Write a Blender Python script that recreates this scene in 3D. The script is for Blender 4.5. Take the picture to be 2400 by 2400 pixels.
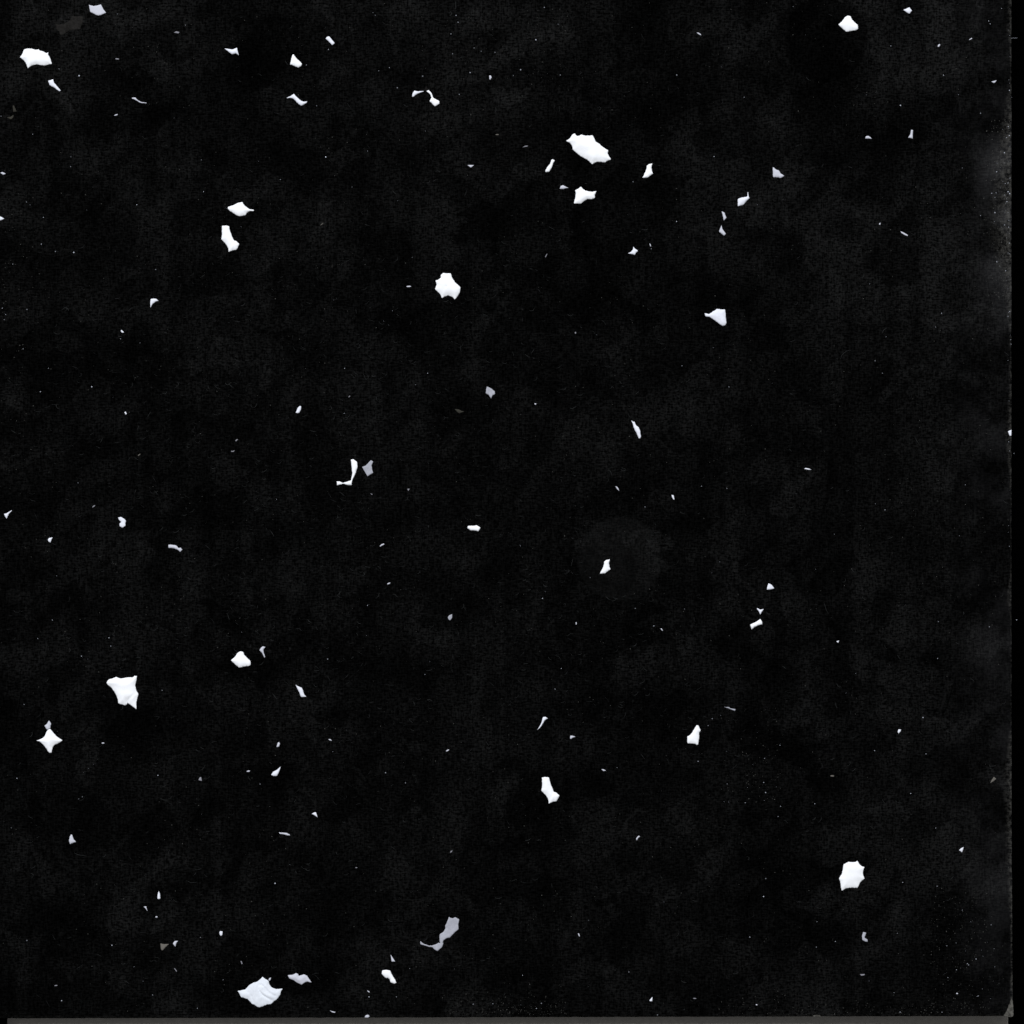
import bpy, bmesh, math, random
from mathutils import Vector, noise
from mathutils.geometry import delaunay_2d_cdt

# ------------------------------------------------------------------ scene, camera, light
for o in list(bpy.data.objects):
    bpy.data.objects.remove(o)
scene = bpy.context.scene
COL = scene.collection
random.seed(7)
PX = 1.0e-4                     # one photograph pixel is a tenth of a millimetre


def W(px, py, z=0.0):
    """photograph pixel on the plane of the board -> metres"""
    return ((px - 1200.0) * PX, (1200.0 - py) * PX, z)


cam_data = bpy.data.cameras.new('camera')
cam_data.sensor_width = 36.0
cam_data.lens = 150.0
cam_data.clip_start = 0.01
cam_data.clip_end = 50.0
cam = bpy.data.objects.new('camera', cam_data)
COL.objects.link(cam)
cam.location = (0.0, 0.0, 1.0)
scene.camera = cam

world = bpy.data.worlds.new('World')
scene.world = world
world.use_nodes = True
wbg = world.node_tree.nodes['Background']
wbg.inputs['Color'].default_value = (0.95, 0.97, 1.0, 1.0)
wbg.inputs['Strength'].default_value = 0.16

lamp_data = bpy.data.lights.new('scanner_lamp', 'AREA')
lamp_data.shape = 'RECTANGLE'
lamp_data.size = 1.6
lamp_data.size_y = 1.1
lamp_data.energy = 122.0
lamp_data.color = (0.975, 0.983, 1.0)
lamp = bpy.data.objects.new('scanner_lamp', lamp_data)
COL.objects.link(lamp)
lamp.location = (-0.35, 1.65, 2.55)
lamp.rotation_euler = (Vector((0, 0, 0)) - lamp.location).to_track_quat('-Z', 'Y').to_euler()

vs = scene.view_settings
vs.view_transform = 'Standard'
vs.look = 'None'
vs.exposure = 0.0
vs.gamma = 1.0
vs.use_curve_mapping = False


# ------------------------------------------------------------------ materials
class NT:
    def __init__(self, name):
        self.mat = bpy.data.materials.new(name)
        self.mat.use_nodes = True
        self.t = self.mat.node_tree
        self.t.nodes.clear()
        self.out = self.t.nodes.new('ShaderNodeOutputMaterial')
        self.geo = self.t.nodes.new('ShaderNodeNewGeometry').outputs['Position']

    def link(self, a, b):
        self.t.links.new(a, b)

    def val(self, sock, v):
        if hasattr(v, 'is_output'):
            self.link(v, sock)
        else:
            sock.default_value = v

    def math(self, op, a, b=0.0, c=0.0, clamp=False):
        n = self.t.nodes.new('ShaderNodeMath')
        n.operation = op
        n.use_clamp = clamp
        for i, v in enumerate((a, b, c)):
            self.val(n.inputs[i], v)
        return n.outputs[0]

    def noise(self, scale, detail=3.0, rough=0.55, stretch=(1, 1, 1), offset=(0, 0, 0)):
        m = self.t.nodes.new('ShaderNodeMapping')
        m.inputs['Scale'].default_value = stretch
        m.inputs['Location'].default_value = offset
        self.link(self.geo, m.inputs['Vector'])
        n = self.t.nodes.new('ShaderNodeTexNoise')
        n.noise_dimensions = '2D'
        n.inputs['Scale'].default_value = scale
        n.inputs['Detail'].default_value = detail
        n.inputs['Roughness'].default_value = rough
        self.link(m.outputs[0], n.inputs['Vector'])
        return n.outputs['Fac']

    def ramp(self, v, lo, hi, a=0.0, b=1.0, smooth=True):
        n = self.t.nodes.new('ShaderNodeMapRange')
        n.interpolation_type = 'SMOOTHSTEP' if smooth else 'LINEAR'
        n.inputs['From Min'].default_value = lo
        n.inputs['From Max'].default_value = hi
        n.inputs['To Min'].default_value = a
        n.inputs['To Max'].default_value = b
        self.val(n.inputs['Value'], v)
        return n.outputs[0]

    def xyz(self):
        n = self.t.nodes.new('ShaderNodeSeparateXYZ')
        self.link(self.geo, n.inputs[0])
        return n.outputs[0], n.outputs[1], n.outputs[2]

    def scale_col(self, col, f):
        n = self.t.nodes.new('ShaderNodeVectorMath')
        n.operation = 'SCALE'
        self.val(n.inputs[0], col)
        self.val(n.inputs['Scale'], f)
        return n.outputs[0]

    def add_col(self, a, b):
        n = self.t.nodes.new('ShaderNodeVectorMath')
        n.operation = 'ADD'
        self.val(n.inputs[0], a)
        self.val(n.inputs[1], b)
        return n.outputs[0]

    def diffuse(self, col, height=None, dist=1e-4, strength=0.5, rough=0.6):
        d = self.t.nodes.new('ShaderNodeBsdfDiffuse')
        d.inputs['Roughness'].default_value = rough
        self.val(d.inputs['Color'], col)
        if height is not None:
            b = self.t.nodes.new('ShaderNodeBump')
            b.inputs['Strength'].default_value = strength
            b.inputs['Distance'].default_value = dist
            self.link(height, b.inputs['Height'])
            self.link(b.outputs[0], d.inputs['Normal'])
        self.link(d.outputs[0], self.out.inputs['Surface'])
        return self.mat


def lin(c):
    c /= 255.0
    return c / 12.92 if c <= 0.04045 else ((c + 0.055) / 1.055) ** 2.4


def flake_material(name, rgb, k=0.88, var=0.07):
    m = NT(name)
    col = tuple(lin(c) * k for c in rgb)
    a = m.noise(420, 4, 0.6)
    b = m.noise(2400, 2, 0.6, offset=(3, 1, 0))
    f = m.math('ADD', m.ramp(a, 0.3, 0.7, 1 - var, 1 + var * 0.4), m.ramp(b, 0.3, 0.7, -var * 0.5, var * 0.5))
    return m.diffuse(m.scale_col(col, f), m.math('ADD', a, m.math('MULTIPLY', b, 0.25)), 1.2e-4, 0.35, 0.3)


MAT = {
    'white': flake_material('white_flake_coat', (249, 251, 255), 0.90, 0.025),
    'light': flake_material('pale_flake_coat', (236, 239, 249), 0.88, 0.05),
    'lav': flake_material('lavender_grey_flake_coat', (205, 207, 218), 0.90, 0.05),
    'crease': flake_material('creased_flake_coat', (226, 231, 239), 0.94, 0.05),
    'grey': flake_material('grey_flake_coat', (170, 172, 182), 0.95, 0.11),
    'mid': flake_material('mid_grey_flake_coat', (138, 138, 146), 0.95, 0.12),
    'olive': flake_material('thin_olive_flake_coat', (104, 101, 96), 0.95, 0.12),
    'dim': flake_material('thin_dim_flake_coat', (60, 59, 54), 0.92, 0.2),
    'ghost': flake_material('thin_ghost_flake_coat', (36, 35, 34), 0.95, 0.3),
    'shade': flake_material('thin_black_flake_coat', (26, 25, 25), 0.9, 0.2),
}


def board_material():
    m = NT('worn_black_card')
    x, y, z = m.xyz()
    big = m.noise(26, 4, 0.55)
    blot = m.noise(75, 4, 0.6, offset=(4, 2, 0))
    fine = m.noise(1700, 4, 0.75, offset=(1, 7, 0))
    warp = m.noise(3000, 2, 0.6, stretch=(0.22, 1.0, 1.0))
    weft = m.noise(3000, 2, 0.6, stretch=(1.0, 0.16, 1.0), offset=(9, 0, 0))
    # reflectance of the black coat, large rubbed and dusty areas over a fine linen grain
    v = m.ramp(big, 0.36, 0.66, 0.0026, 0.0035)
    # scalloped round blotches of thicker and thinner coat
    mp = m.t.nodes.new('ShaderNodeMapping')
    m.link(m.geo, mp.inputs['Vector'])
    dist = m.t.nodes.new('ShaderNodeVectorMath')
    dist.operation = 'ADD'
    m.link(mp.outputs[0], dist.inputs[0])
    m.link(m.scale_col((0.012, 0.012, 0.0), m.math('SUBTRACT', m.noise(120, 2, 0.5, offset=(8, 8, 0)), 0.5)), dist.inputs[1])
    for sc, lo, hi in ((165, 0.74, 1.26), (90, 0.80, 1.2)):
        vo = m.t.nodes.new('ShaderNodeTexVoronoi')
        vo.voronoi_dimensions = '2D'
        vo.feature = 'SMOOTH_F1'
        vo.inputs['Smoothness'].default_value = 0.12
        vo.inputs['Scale'].default_value = sc
        m.link(dist.outputs[0], vo.inputs['Vector'])
        sp = m.t.nodes.new('ShaderNodeSeparateColor')
        m.link(vo.outputs['Color'], sp.inputs[0])
        v = m.math('MULTIPLY', v, m.ramp(sp.outputs[0], 0.1, 0.9, lo, hi))
    streak = m.noise(300, 2, 0.6, stretch=(1.0, 0.012, 1.0), offset=(5, 0, 0))
    v = m.math('MULTIPLY', v, m.ramp(streak, 0.32, 0.68, 0.88, 1.12))
    v = m.math('MULTIPLY', v, m.ramp(blot, 0.34, 0.66, 0.72, 1.28))
    g = m.math('ADD', m.math('MULTIPLY', warp, 0.6), m.math('MULTIPLY', weft, 0.4))
    g = m.math('ADD', m.math('MULTIPLY', g, 0.55), m.math('MULTIPLY', fine, 0.45))
    v = m.math('MULTIPLY', v, m.ramp(g, 0.38, 0.64, 0.1, 2.1))

    # faint round marks left on the card: one blacker, one greyer, one just darker
    def disc(px, py, r, soft, f):
        cx, cy, _ = W(px, py)
        d = m.math('SQRT', m.math('ADD', m.math('POWER', m.math('SUBTRACT', x, cx), 2.0),
                                  m.math('POWER', m.math('SUBTRACT', y, cy), 2.0)))
        d = m.math('ADD', d, m.ramp(blot, 0.2, 0.8, -4e-4, 4e-4))
        return m.ramp(d, (r - soft) * PX, (r + soft) * PX, f, 1.0)
    v = m.math('MULTIPLY', v, disc(1935, 93, 98, 4, 0.52))
    v = m.math('MULTIPLY', v, disc(1278, 1900, 97, 9, 0.68))
    v2 = m.ramp(disc(1453, 1309, 98, 4, 0.0), 0.0, 1.0, 0.0021, 0.0, smooth=False)
    v = m.math('ADD', v, m.math('MULTIPLY', v2, m.ramp(blot, 0.3, 0.7, 0.8, 1.2)))
    for px, py, rad, amp in ((23, 943, 9, 0.0026), (10, 866, 10, 0.0022), (6, 1088, 9, 0.0018), (32, 1396, 15, 0.0022), (2282, 979, 9, 0.0024), (2322, 954, 9, 0.0020), (1430, 1388, 14, 0.0012)):
        v = m.math('ADD', v, m.math('MULTIPLY', m.ramp(disc(px, py, rad, 3.5, 0.0), 0.0, 1.0, amp, 0.0, smooth=False), m.ramp(fine, 0.3, 0.7, 0.5, 1.4)))
    # broad tone gradient: lighter towards the top and the right, broken by noise
    broad_tone = m.math('ADD', m.ramp(y, 0.03, 0.12, 0.0, 1.0), m.ramp(x, 0.03, 0.115, 0.0, 0.8))
    broad_tone = m.math('MULTIPLY', broad_tone, m.ramp(big, 0.3, 0.65, 0.1, 1.2))
    v = m.math('MULTIPLY', v, m.ramp(broad_tone, 0.0, 1.6, 0.85, 1.45, smooth=False))
    col = m.scale_col((0.985, 1.0, 1.0), v)

    # card worn through along the right edge and a little along the bottom edge
    wn = m.noise(900, 5, 0.75, offset=(2, 5, 0))
    wl = m.noise(30, 3, 0.6, stretch=(0.2, 1, 1), offset=(6, 3, 0))
    dr = m.math('SUBTRACT', W(2372, 0)[0], x)                         # distance from the right edge
    yr = m.math('SUBTRACT', 0.12, y)                                  # distance from the top of the picture
    reach = m.math('ADD', m.ramp(wl, 0.35, 0.7, 0.0004, 0.0022),
                   m.math('MULTIPLY', m.math('MULTIPLY', m.ramp(yr, 0.024, 0.040), m.ramp(yr, 0.050, 0.085, 1.0, 0.0)), 0.0042))
    wear = m.math('SUBTRACT', 1.0, m.math('DIVIDE', dr, reach), clamp=True)
    wear = m.math('MULTIPLY', m.math('POWER', wear, 1.3), m.ramp(m.math('ADD', m.math('MULTIPLY', wn, 0.6), m.math('MULTIPLY', g, 0.4)), 0.42, 0.62, 0.0, 1.8))
    db = m.math('SUBTRACT', y, W(0, 2384)[1])
    wb = m.math('SUBTRACT', 1.0, m.math('DIVIDE', db, m.ramp(wl, 0.3, 0.7, 0.0003, 0.0016)), clamp=True)
    wb = m.math('MULTIPLY', m.math('MULTIPLY', wb, m.ramp(x, 0.0, 0.07, 0.15, 0.5)), m.ramp(wn, 0.4, 0.75, 0.0, 1.4))
    wear = m.math('ADD', wear, wb)
    col = m.add_col(col, m.scale_col((0.0285, 0.0278, 0.0252), wear))
    # rubbed dusty haze near the right margin
    haze = m.math('ADD', m.ramp(dr, 0.0, 0.018, 0.0034, 0.0), m.math('MULTIPLY', m.ramp(dr, 0.0, 0.0105, 0.0120, 0.0), m.math('MULTIPLY', m.ramp(yr, 0.022, 0.046), m.ramp(yr, 0.052, 0.075, 1.0, 0.0))))
    col = m.add_col(col, m.scale_col((1.0, 1.0, 1.08), m.math('MULTIPLY', haze, m.ramp(blot, 0.36, 0.68, 0.1, 1.5))))
    h = m.math('ADD', g, m.math('MULTIPLY', fine, 0.6))
    return m.diffuse(col, h, 1.5e-4, 0.6, 0.8)


def plain(name, rgb, var=0.15, scale=300, bump=0.3):
    m = NT(name)
    n = m.noise(scale, 4, 0.6)
    return m.diffuse(m.scale_col(rgb, m.ramp(n, 0.3, 0.7, 1 - var, 1 + var)), n, 2e-4, bump, 0.7)


MAT['board'] = board_material()
MAT['bed'] = plain('bed_shade_black', (0.00022, 0.00022, 0.00024), 0.5, 90)  # shade of the gap beside the board put into the bed colour
MAT['pad'] = plain('grey_pad_foam', (0.52, 0.495, 0.455), 0.06, 900)
MAT['card'] = plain('bare_grey_card', (0.080, 0.078, 0.070), 0.5, 1300, 0.6)
MAT['dust'] = plain('pale_dust', (0.36, 0.38, 0.43), 0.6, 260, 0.0)
MAT['dustdim'] = plain('dull_dust', (0.060, 0.060, 0.056), 0.7, 260, 0.0)
MAT['lint'] = plain('grey_lint', (0.026, 0.0275, 0.028), 0.6, 160, 0.0)


# ------------------------------------------------------------------ mesh helpers
def mesh_object(name, verts, faces, mat, parent=None, smooth=False):
    me = bpy.data.meshes.new(name)
    me.from_pydata(verts, [], faces)
    me.update()
    if smooth:
        for p in me.polygons:
            p.use_smooth = True
    me.materials.append(mat)
    o = bpy.data.objects.new(name, me)
    COL.objects.link(o)
    if parent:
        o.parent = parent
    return o


def tag(o, label=None, category=None, group=None, kind=None):
    for k, v in (('label', label), ('category', category), ('group', group), ('kind', kind)):
        if v:
            o[k] = v


# ------------------------------------------------------------------ bed, pad and board
BED_Z = -0.012
mesh_object('scanner_bed', [(-0.5, -0.5, BED_Z), (0.5, -0.5, BED_Z), (0.5, 0.5, BED_Z), (-0.5, 0.5, BED_Z)],
            [(0, 1, 2, 3)], MAT['bed'])['kind'] = 'structure'

# grey pad of the scanner lid, sloped as a wedge to deepen its shade rightwards
pv, pf = [], []
xs = [4, 9, 14, 20, 28, 40, 70, 200, 600, 1100, 1600, 2000, 2150, 2250, 2320, 2372.5]
for px in xs:
    t = (px - 40) / 2460.0
    top = -0.0041 - 0.0015 * max(0.0, t) - 0.0030 * max(0.0, (px - 2050) / 330.0) ** 1.2
    if px < 40:  # left end bent down to darken the strip there
        top -= 0.007 * ((40 - px) / 36.0) ** 1.5
    top = max(top, BED_Z + 0.0004)
    e = 2389.2 - 6.0 * (px + 160) / 2532.0
    for py in (e, 2520):
        pv.append(W(px, py, top))
    for py in (e, 2520):
        pv.append(W(px, py, BED_Z + 0.0001))
for i in range(len(xs) - 1):
    a, b = i * 4, i * 4 + 4
    pf += [(a, a + 1, b + 1, b), (a + 2, b + 2, b + 3, a + 3), (a, b, b + 2, a + 2), (a + 1, a + 3, b + 3, b + 1)]
pf += [(0, 2, 3, 1), (len(pv) - 4, len(pv) - 3, len(pv) - 1, len(pv) - 2)]
pad = mesh_object('grey_pad', pv, pf, MAT['pad'])
tag(pad, 'grey pad seen as a narrow strip below the black board', 'pad')

# the board: slightly rough right and bottom edges, a bevelled rim
rim = []
n = 420
for i in range(n + 1):                                   # bottom edge, left to right
    t = i / n
    px = -160 + t * (2372 + 160)
    py = 2387.5 - 6.0 * t + 0.9 * noise.noise((px * 0.05, 3.1, 0)) + 0.5 * noise.noise((px * 0.21, 7.0, 0))
    rim.append((px, py))
n = 460
for i in range(1, n + 1):                                # right edge, bottom to top
    t = i / n
    py = 2381 - t * (2381 + 160)
    px = 2370.6 + 3.0 * max(0.0, (py - 1500) / 880.0) ** 2 + 0.9 * noise.noise((py * 0.06, 1.3, 0)) + 0.6 * noise.noise((py * 0.25, 5.0, 0))
    if py > 2330:
        px += 2.5 * (py - 2330) / 50.0
    rim.append((px, py))
rim += [(-160, -160)]
N = len(rim)
cx = sum(p[0] for p in rim) / N


def inset(p, d):
    return (p[0] - d if p[0] > 2300 else p[0], p[1] - d if p[1] > 2300 else p[1])


bv = [W(*inset(p, 2.2), 0.0) for p in rim] + [W(*p, -0.00025) for p in rim] + [W(*p, BED_Z + 0.00005) for p in rim]
bf = [tuple(range(N))]
for k in (0, 1):
    for i in range(N):
        j = (i + 1) % N
        bf.append((k * N + j, k * N + i, (k + 1) * N + i, (k + 1) * N + j))
bf.append(tuple(range(3 * N - 1, 2 * N - 1, -1)))
board = mesh_object('black_board', bv, bf, MAT['board'])
tag(board, 'worn black linen-grained board lying under all the scattered flakes', 'board')


# ------------------------------------------------------------------ flakes
def tile(c, r, pts, s=3.22):
    return [(c * 600 + x / s, r * 600 + y / s) for x, y in pts]


def soften(poly, cut=0.11):
    """nick off blunt corners, keep the sharp tips"""
    out = []
    k = len(poly)
    for i in range(k):
        a, b, c = Vector(poly[i - 1]), Vector(poly[i]), Vector(poly[(i + 1) % k])
        u, v = a - b, c - b
        if u.length < 1e-6 or v.length < 1e-6:
            continue
        ang = u.angle(v)
        if ang > math.radians(75):
            q = cut if ang > math.radians(105) else cut * 0.6
            out.append(tuple(b + u * q))
            out.append(tuple(b + v * q))
        else:
            q = 0.07
            out.append(tuple(b + u * q))
            out.append(tuple(b * 0.5 + (b + u * q) * 0.25 + (b + v * q) * 0.25))
            out.append(tuple(b + v * q))
    return out


def densify(poly, step):
    out = []
    k = len(poly)
    for i in range(k):
        a, b = poly[i], poly[(i + 1) % k]
        d = math.dist(a, b)
        m = max(1, int(round(d / step)))
        for j in range(m):
            t = j / m
            out.append((a[0] + (b[0] - a[0]) * t, a[1] + (b[1] - a[1]) * t))
    return out


def seg_dist(p, a, b):
    vx, vy = b[0] - a[0], b[1] - a[1]
    wx, wy = p[0] - a[0], p[1] - a[1]
    L = vx * vx + vy * vy
    t = 0.0 if L < 1e-12 else max(0.0, min(1.0, (wx * vx + wy * vy) / L))
    return math.hypot(wx - vx * t, wy - vy * t)


def inside(p, poly):
    r = False
    k = len(poly)
    j = k - 1
    for i in range(k):
        xi, yi = poly[i]
        xj, yj = poly[j]
        if (yi > p[1]) != (yj > p[1]) and p[0] < (xj - xi) * (p[1] - yi) / (yj - yi) + xi:
            r = not r
        j = i
    return r


def build_flake(name, poly, mat, h, r, ridges=(), warp=0.25, lift=0.4, seed=0, tilt=0.0):
    """closed thin solid: outline, rounded-down rim, gently warped top. lengths in photograph pixels"""
    xs = [p[0] for p in poly]
    ys = [p[1] for p in poly]
    size = max(max(xs) - min(xs), max(ys) - min(ys))
    step = max(0.8, min(2.4, size / 12.0))
    rng = random.Random(seed)
    ring = densify(soften(poly), step)
    j = 0.16 * step
    ring = [(x + rng.uniform(-j, j), y + rng.uniform(-j, j)) for x, y in ring]
    k = len(ring)
    ox, oy = sum(p[0] for p in ring) / k, sum(p[1] for p in ring) / k
    pts = [Vector((x - ox, y - oy)) for x, y in ring]
    loc = [(x - ox, y - oy) for x, y in ring]
    edges = [(i, (i + 1) % k) for i in range(k)]
    y = min(ys) - oy
    row = 0
    while y < max(ys) - oy:
        x = min(xs) - ox + (0.5 * step if row % 2 else 0.0)
        while x < max(xs) - ox:
            q = (x + rng.uniform(-0.2, 0.2) * step, y + rng.uniform(-0.2, 0.2) * step)
            if inside(q, loc) and min(seg_dist(q, loc[i], loc[(i + 1) % k]) for i in range(k)) > step * 0.45:
                pts.append(Vector(q))
            x += step
        y += step * 0.866
        row += 1
    V, E, Fc, *_ = delaunay_2d_cdt(pts, edges, [], 1, 1e-4)
    nv = len(V)
    top = []
    for v in V:
        p = (v[0], v[1])
        d = min(seg_dist(p, loc[i], loc[(i + 1) % k]) for i in range(k))
        e = 1.0 - math.exp(-(d / r) ** 1.35) if d > 1e-3 else 0.0
        z = lift + h * e
        z += tilt * (-p[1]) * e
        z += warp * e * h * noise.noise((p[0] * 0.05 + seed, p[1] * 0.05, seed * 1.7))
        for line, amp, wid in ridges:
            dd = min(seg_dist((p[0] + ox, p[1] + oy), line[i], line[i + 1]) for i in range(len(line) - 1))
            z += amp * math.exp(-(dd / wid) ** 2) * e
        top.append(max(0.15, z))
    verts = [(v[0] * PX, -v[1] * PX, top[i] * PX) for i, v in enumerate(V)]
    verts += [(v[0] * PX, -v[1] * PX, 0.0) for v in V]
    faces = []
    cnt = {}
    for f in Fc:
        a, b, c = (V[f[0]], V[f[1]], V[f[2]])
        if (b[0] - a[0]) * (c[1] - a[1]) - (b[1] - a[1]) * (c[0] - a[0]) > 0:
            f = [f[0], f[2], f[1]]           # pixel y runs down: flip so the top looks up
        faces.append(tuple(f))
        faces.append(tuple(reversed([i + nv for i in f])))
        for i in range(3):
            e = (f[i], f[(i + 1) % 3])
            cnt[e] = 1
    for (a, b) in list(cnt):
        if (b, a) not in cnt:
            faces.append((b, a, a + nv, b + nv))
    o = mesh_object(name, verts, faces, mat, smooth=False)
    me = o.data
    nt = len(Fc)
    for i in range(nt * 2):
        me.polygons[i].use_smooth = True
    wx, wy, _ = W(ox, oy)
    o.location = (wx, wy, 0.00001)
    return o


FL = []        # (poly, tone, look, full label or None, anchor phrase or None, options)


def F(c, r, pts, tone, look, full=None, anchor=None, s=3.22, **kw):
    FL.append((tile(c, r, pts, s), tone, look, full, anchor, kw))


def shift(pts, dx, dy):
    return [(x + dx, y + dy) for x, y in pts]


def ell(cx, cy, a, b, ang=0, n=8):
    t = math.radians(ang)
    out = []
    for i in range(n):
        q = 2 * math.pi * i / n
        u, v = a * math.cos(q), b * math.sin(q)
        out.append((cx + u * math.cos(t) - v * math.sin(t), cy + u * math.sin(t) + v * math.cos(t)))
    return out


# --- row 1, tile 1
F(0, 0, [(672,36),(685,42),(706,46),(735,42),(762,34),(770,52),(785,78),(801,96),(782,104),(760,114),(742,118),(720,110),(700,98),(680,90),(676,62)], 'lav', 'flat',
  'flat lavender-grey five-sided flake at the top edge, left of centre', 'the lavender-grey flake at the top edge', flat=1)
F(0, 0, [(416,178),(440,186),(480,182),(512,165),(535,145),(540,122),(580,124),(628,125),(622,170),(605,222),(560,226),(520,232),(495,250),(470,265),(452,262),(448,240),(428,222),(422,195)], 'ghost', 'dim',
  'barely visible dark translucent flake near the top left corner', flat=1)
F(0, 0, [(150,432),(165,415),(180,375),(195,370),(215,365),(240,368),(265,376),(290,372),(300,382),(330,390),(350,402),(364,396),(362,412),(378,435),(386,465),(392,482),(370,486),(340,495),(310,492),(275,486),(250,492),(230,500),(210,515),(203,495),(192,470),(175,450)], 'white', 'large',
  'large bright white flake near the top left corner', 'the large top left white flake')
F(0, 0, [(364,610),(402,598),(406,622),(428,648),(458,684),(448,690),(410,662),(376,644)], 'light', 'club-shaped pale flake')
F(0, 0, [(996,736),(1020,736),(1036,752),(1062,770),(1106,774),(1104,780),(1058,776),(1026,756),(998,744)], 'lav', 'thin wavy grey thread-like flake')
F(0, 0, [(1312,246),(1330,236),(1354,242),(1348,252),(1330,250)], 'mid', 'tiny dull grey flake')
F(0, 0, [(1694,365),(1726,370),(1758,374),(1788,360),(1795,390),(1802,418),(1782,402),(1752,411),(1722,388)], 'light', 'wing',
  'bird-shaped pale flake with long left tip, left of the boot-shaped flake')
F(0, 0, ell(885,445,15,5,5), 'mid', 'tiny grey sliver')
F(0, 0, [(862,870),(874,864),(888,860),(886,870),(866,874)], 'lav', 'tiny pale sliver')
F(0, 0, [(96,797),(106,797),(116,820),(126,842),(100,845)], 'dim', 'dim olive tooth-shaped flake', flat=1)
F(0, 0, [(52,886),(80,882),(102,868),(100,888),(82,902),(62,892)], 'dim', 'dim olive flake hooked to the right', flat=1)
F(0, 0, [(2,1304),(20,1298),(44,1312),(24,1320),(10,1310)], 'lav', 'small', 'small grey flake at the left edge, upper of the two there')
F(0, 0, [(-8,1632),(12,1638),(32,1650),(14,1660),(-8,1666)], 'light', 'small', 'small pale flake cut by the left edge, lower of the two there')
F(0, 0, [(1718,1570),(1724,1560),(1760,1550),(1790,1534),(1828,1524),(1838,1542),(1858,1562),(1880,1578),(1916,1584),(1914,1592),(1884,1592),(1862,1608),(1850,1626),(1834,1628),(1808,1632),(1780,1622),(1750,1600),(1730,1588)], 'white', 'fish',
  'bright white fish-shaped flake with a small tail on its right', 'the fish-shaped white flake')
BOOT = [(1674,1706),(1698,1702),(1728,1706),(1734,1740),(1748,1775),(1764,1814),(1780,1818),(1806,1842),(1794,1866),(1784,1886),(1758,1888),(1726,1902),(1722,1870),(1706,1842),(1670,1806),(1676,1770)]
SEAM = [(1766,1812),(1748,1842),(1738,1872),(1734,1896)]
SEAM2 = [(1784,1826),(1770,1850),(1764,1880)]
F(0, 0, BOOT, 'white', 'boot', 'bright white boot-shaped flake just below the fish-shaped one', 'the upper boot-shaped flake',
  ridges=[(tile(0, 0, SEAM), -1.6, 2.0), (tile(0, 0, SEAM2), -1.0, 1.6)])
# --- row 1, tile 2
F(1, 0, [(526,292),(534,280),(552,273),(572,298),(594,326),(576,342),(550,314)], 'light', 'oblong',
  'small pale oblong flake tilted down to the right, near the top')
F(1, 0, [(276,412),(284,410),(296,430),(318,452),(348,482),(340,498),(322,510),(298,502),(270,488),(257,488),(264,460),(267,440)], 'white', 'shoe',
  'small bright white shoe-shaped flake above the Z-shaped one', 'the small shoe-shaped flake')
F(1, 0, [(230,740),(262,724),(286,708),(306,730),(338,760),(360,768),(386,764),(384,774),(364,786),(342,800),(316,780),(284,746),(262,738)], 'light', 'Z',
  'pale Z-shaped flake with thin ends, below the small shoe-shaped one', 'the Z-shaped flake')
F(1, 0, [(1178,728),(1182,706),(1196,684),(1222,690),(1262,686),(1268,690),(1230,702),(1206,716),(1186,732)], 'light', 'comet',
  'pale comet-shaped flake pointing right at the spoon-shaped one')
F(1, 0, [(1284,686),(1304,680),(1324,702),(1338,738),(1384,764),(1384,782),(1350,803),(1310,764),(1324,740),(1316,712)], 'white', 'spoon',
  'white spoon-shaped flake with its handle curving up to the left', 'the spoon-shaped flake')
F(1, 0, [(1266,692),(1274,668),(1284,648),(1292,664),(1300,676),(1284,690)], 'shade', 'x',
  'almost black flake between the comet-shaped and spoon-shaped ones', flat=1)
F(1, 0, [(1760,570),(1772,570),(1779,584),(1768,602),(1762,598)], 'lav', 'tiny grey half-oval flake')
F(1, 0, [(1596,1246),(1645,1246),(1622,1266)], 'lav', 'tiny grey triangle pointing down')
F(1, 0, ell(1820,1016,13,4), 'olive', 'tiny dim sliver')
F(1, 0, [(485,1702),(494,1690),(510,1681),(504,1690),(490,1700)], 'olive', 'thin dim slanted sliver')
# --- row 1, tile 3
F(2, 0, [(408,1064),(436,1044),(458,1012),(474,1007),(490,1028),(510,1024),(526,1015),(545,1024),(580,1024),(606,1020),(620,1040),(630,1068),(660,1086),(690,1114),(726,1134),(722,1160),(734,1184),(747,1202),(725,1212),(700,1226),(672,1222),(640,1222),(620,1230),(605,1240),(590,1225),(570,1206),(530,1185),(498,1164),(458,1128),(456,1104),(436,1076)], 'white', 'largest',
  'largest bright white flake, many-pointed and slanting down to the right', 'the largest many-pointed flake')
F(2, 0, [(252,1298),(254,1282),(272,1252),(288,1236),(298,1205),(306,1202),(322,1212),(310,1232),(302,1260),(280,1298)], 'white', 'bottle',
  'small white bottle-shaped flake left of and below the largest flake')
F(2, 0, [(360,1424),(370,1402),(384,1397),(408,1410),(426,1418),(408,1420),(386,1428)], 'lav', 'x',
  'tiny grey flake left of the white flake with two prongs on its right')
F(2, 0, [(466,1536),(476,1500),(482,1460),(476,1436),(500,1424),(522,1409),(536,1428),(560,1440),(600,1448),(638,1443),(624,1470),(625,1492),(606,1503),(570,1502),(545,1516),(520,1538)], 'white', 'prong',
  'bright white flake with two prongs on its right, below the largest flake', 'the two-pronged flake')
VASE = [(985,1342),(1000,1310),(1014,1278),(1018,1250),(1036,1238),(1059,1233),(1052,1260),(1056,1290),(1064,1310),(1042,1326),(1020,1342)]
F(2, 0, VASE, 'white', 'vase', 'white vase-shaped flake right of the largest flake', 'the upper vase-shaped flake')
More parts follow.
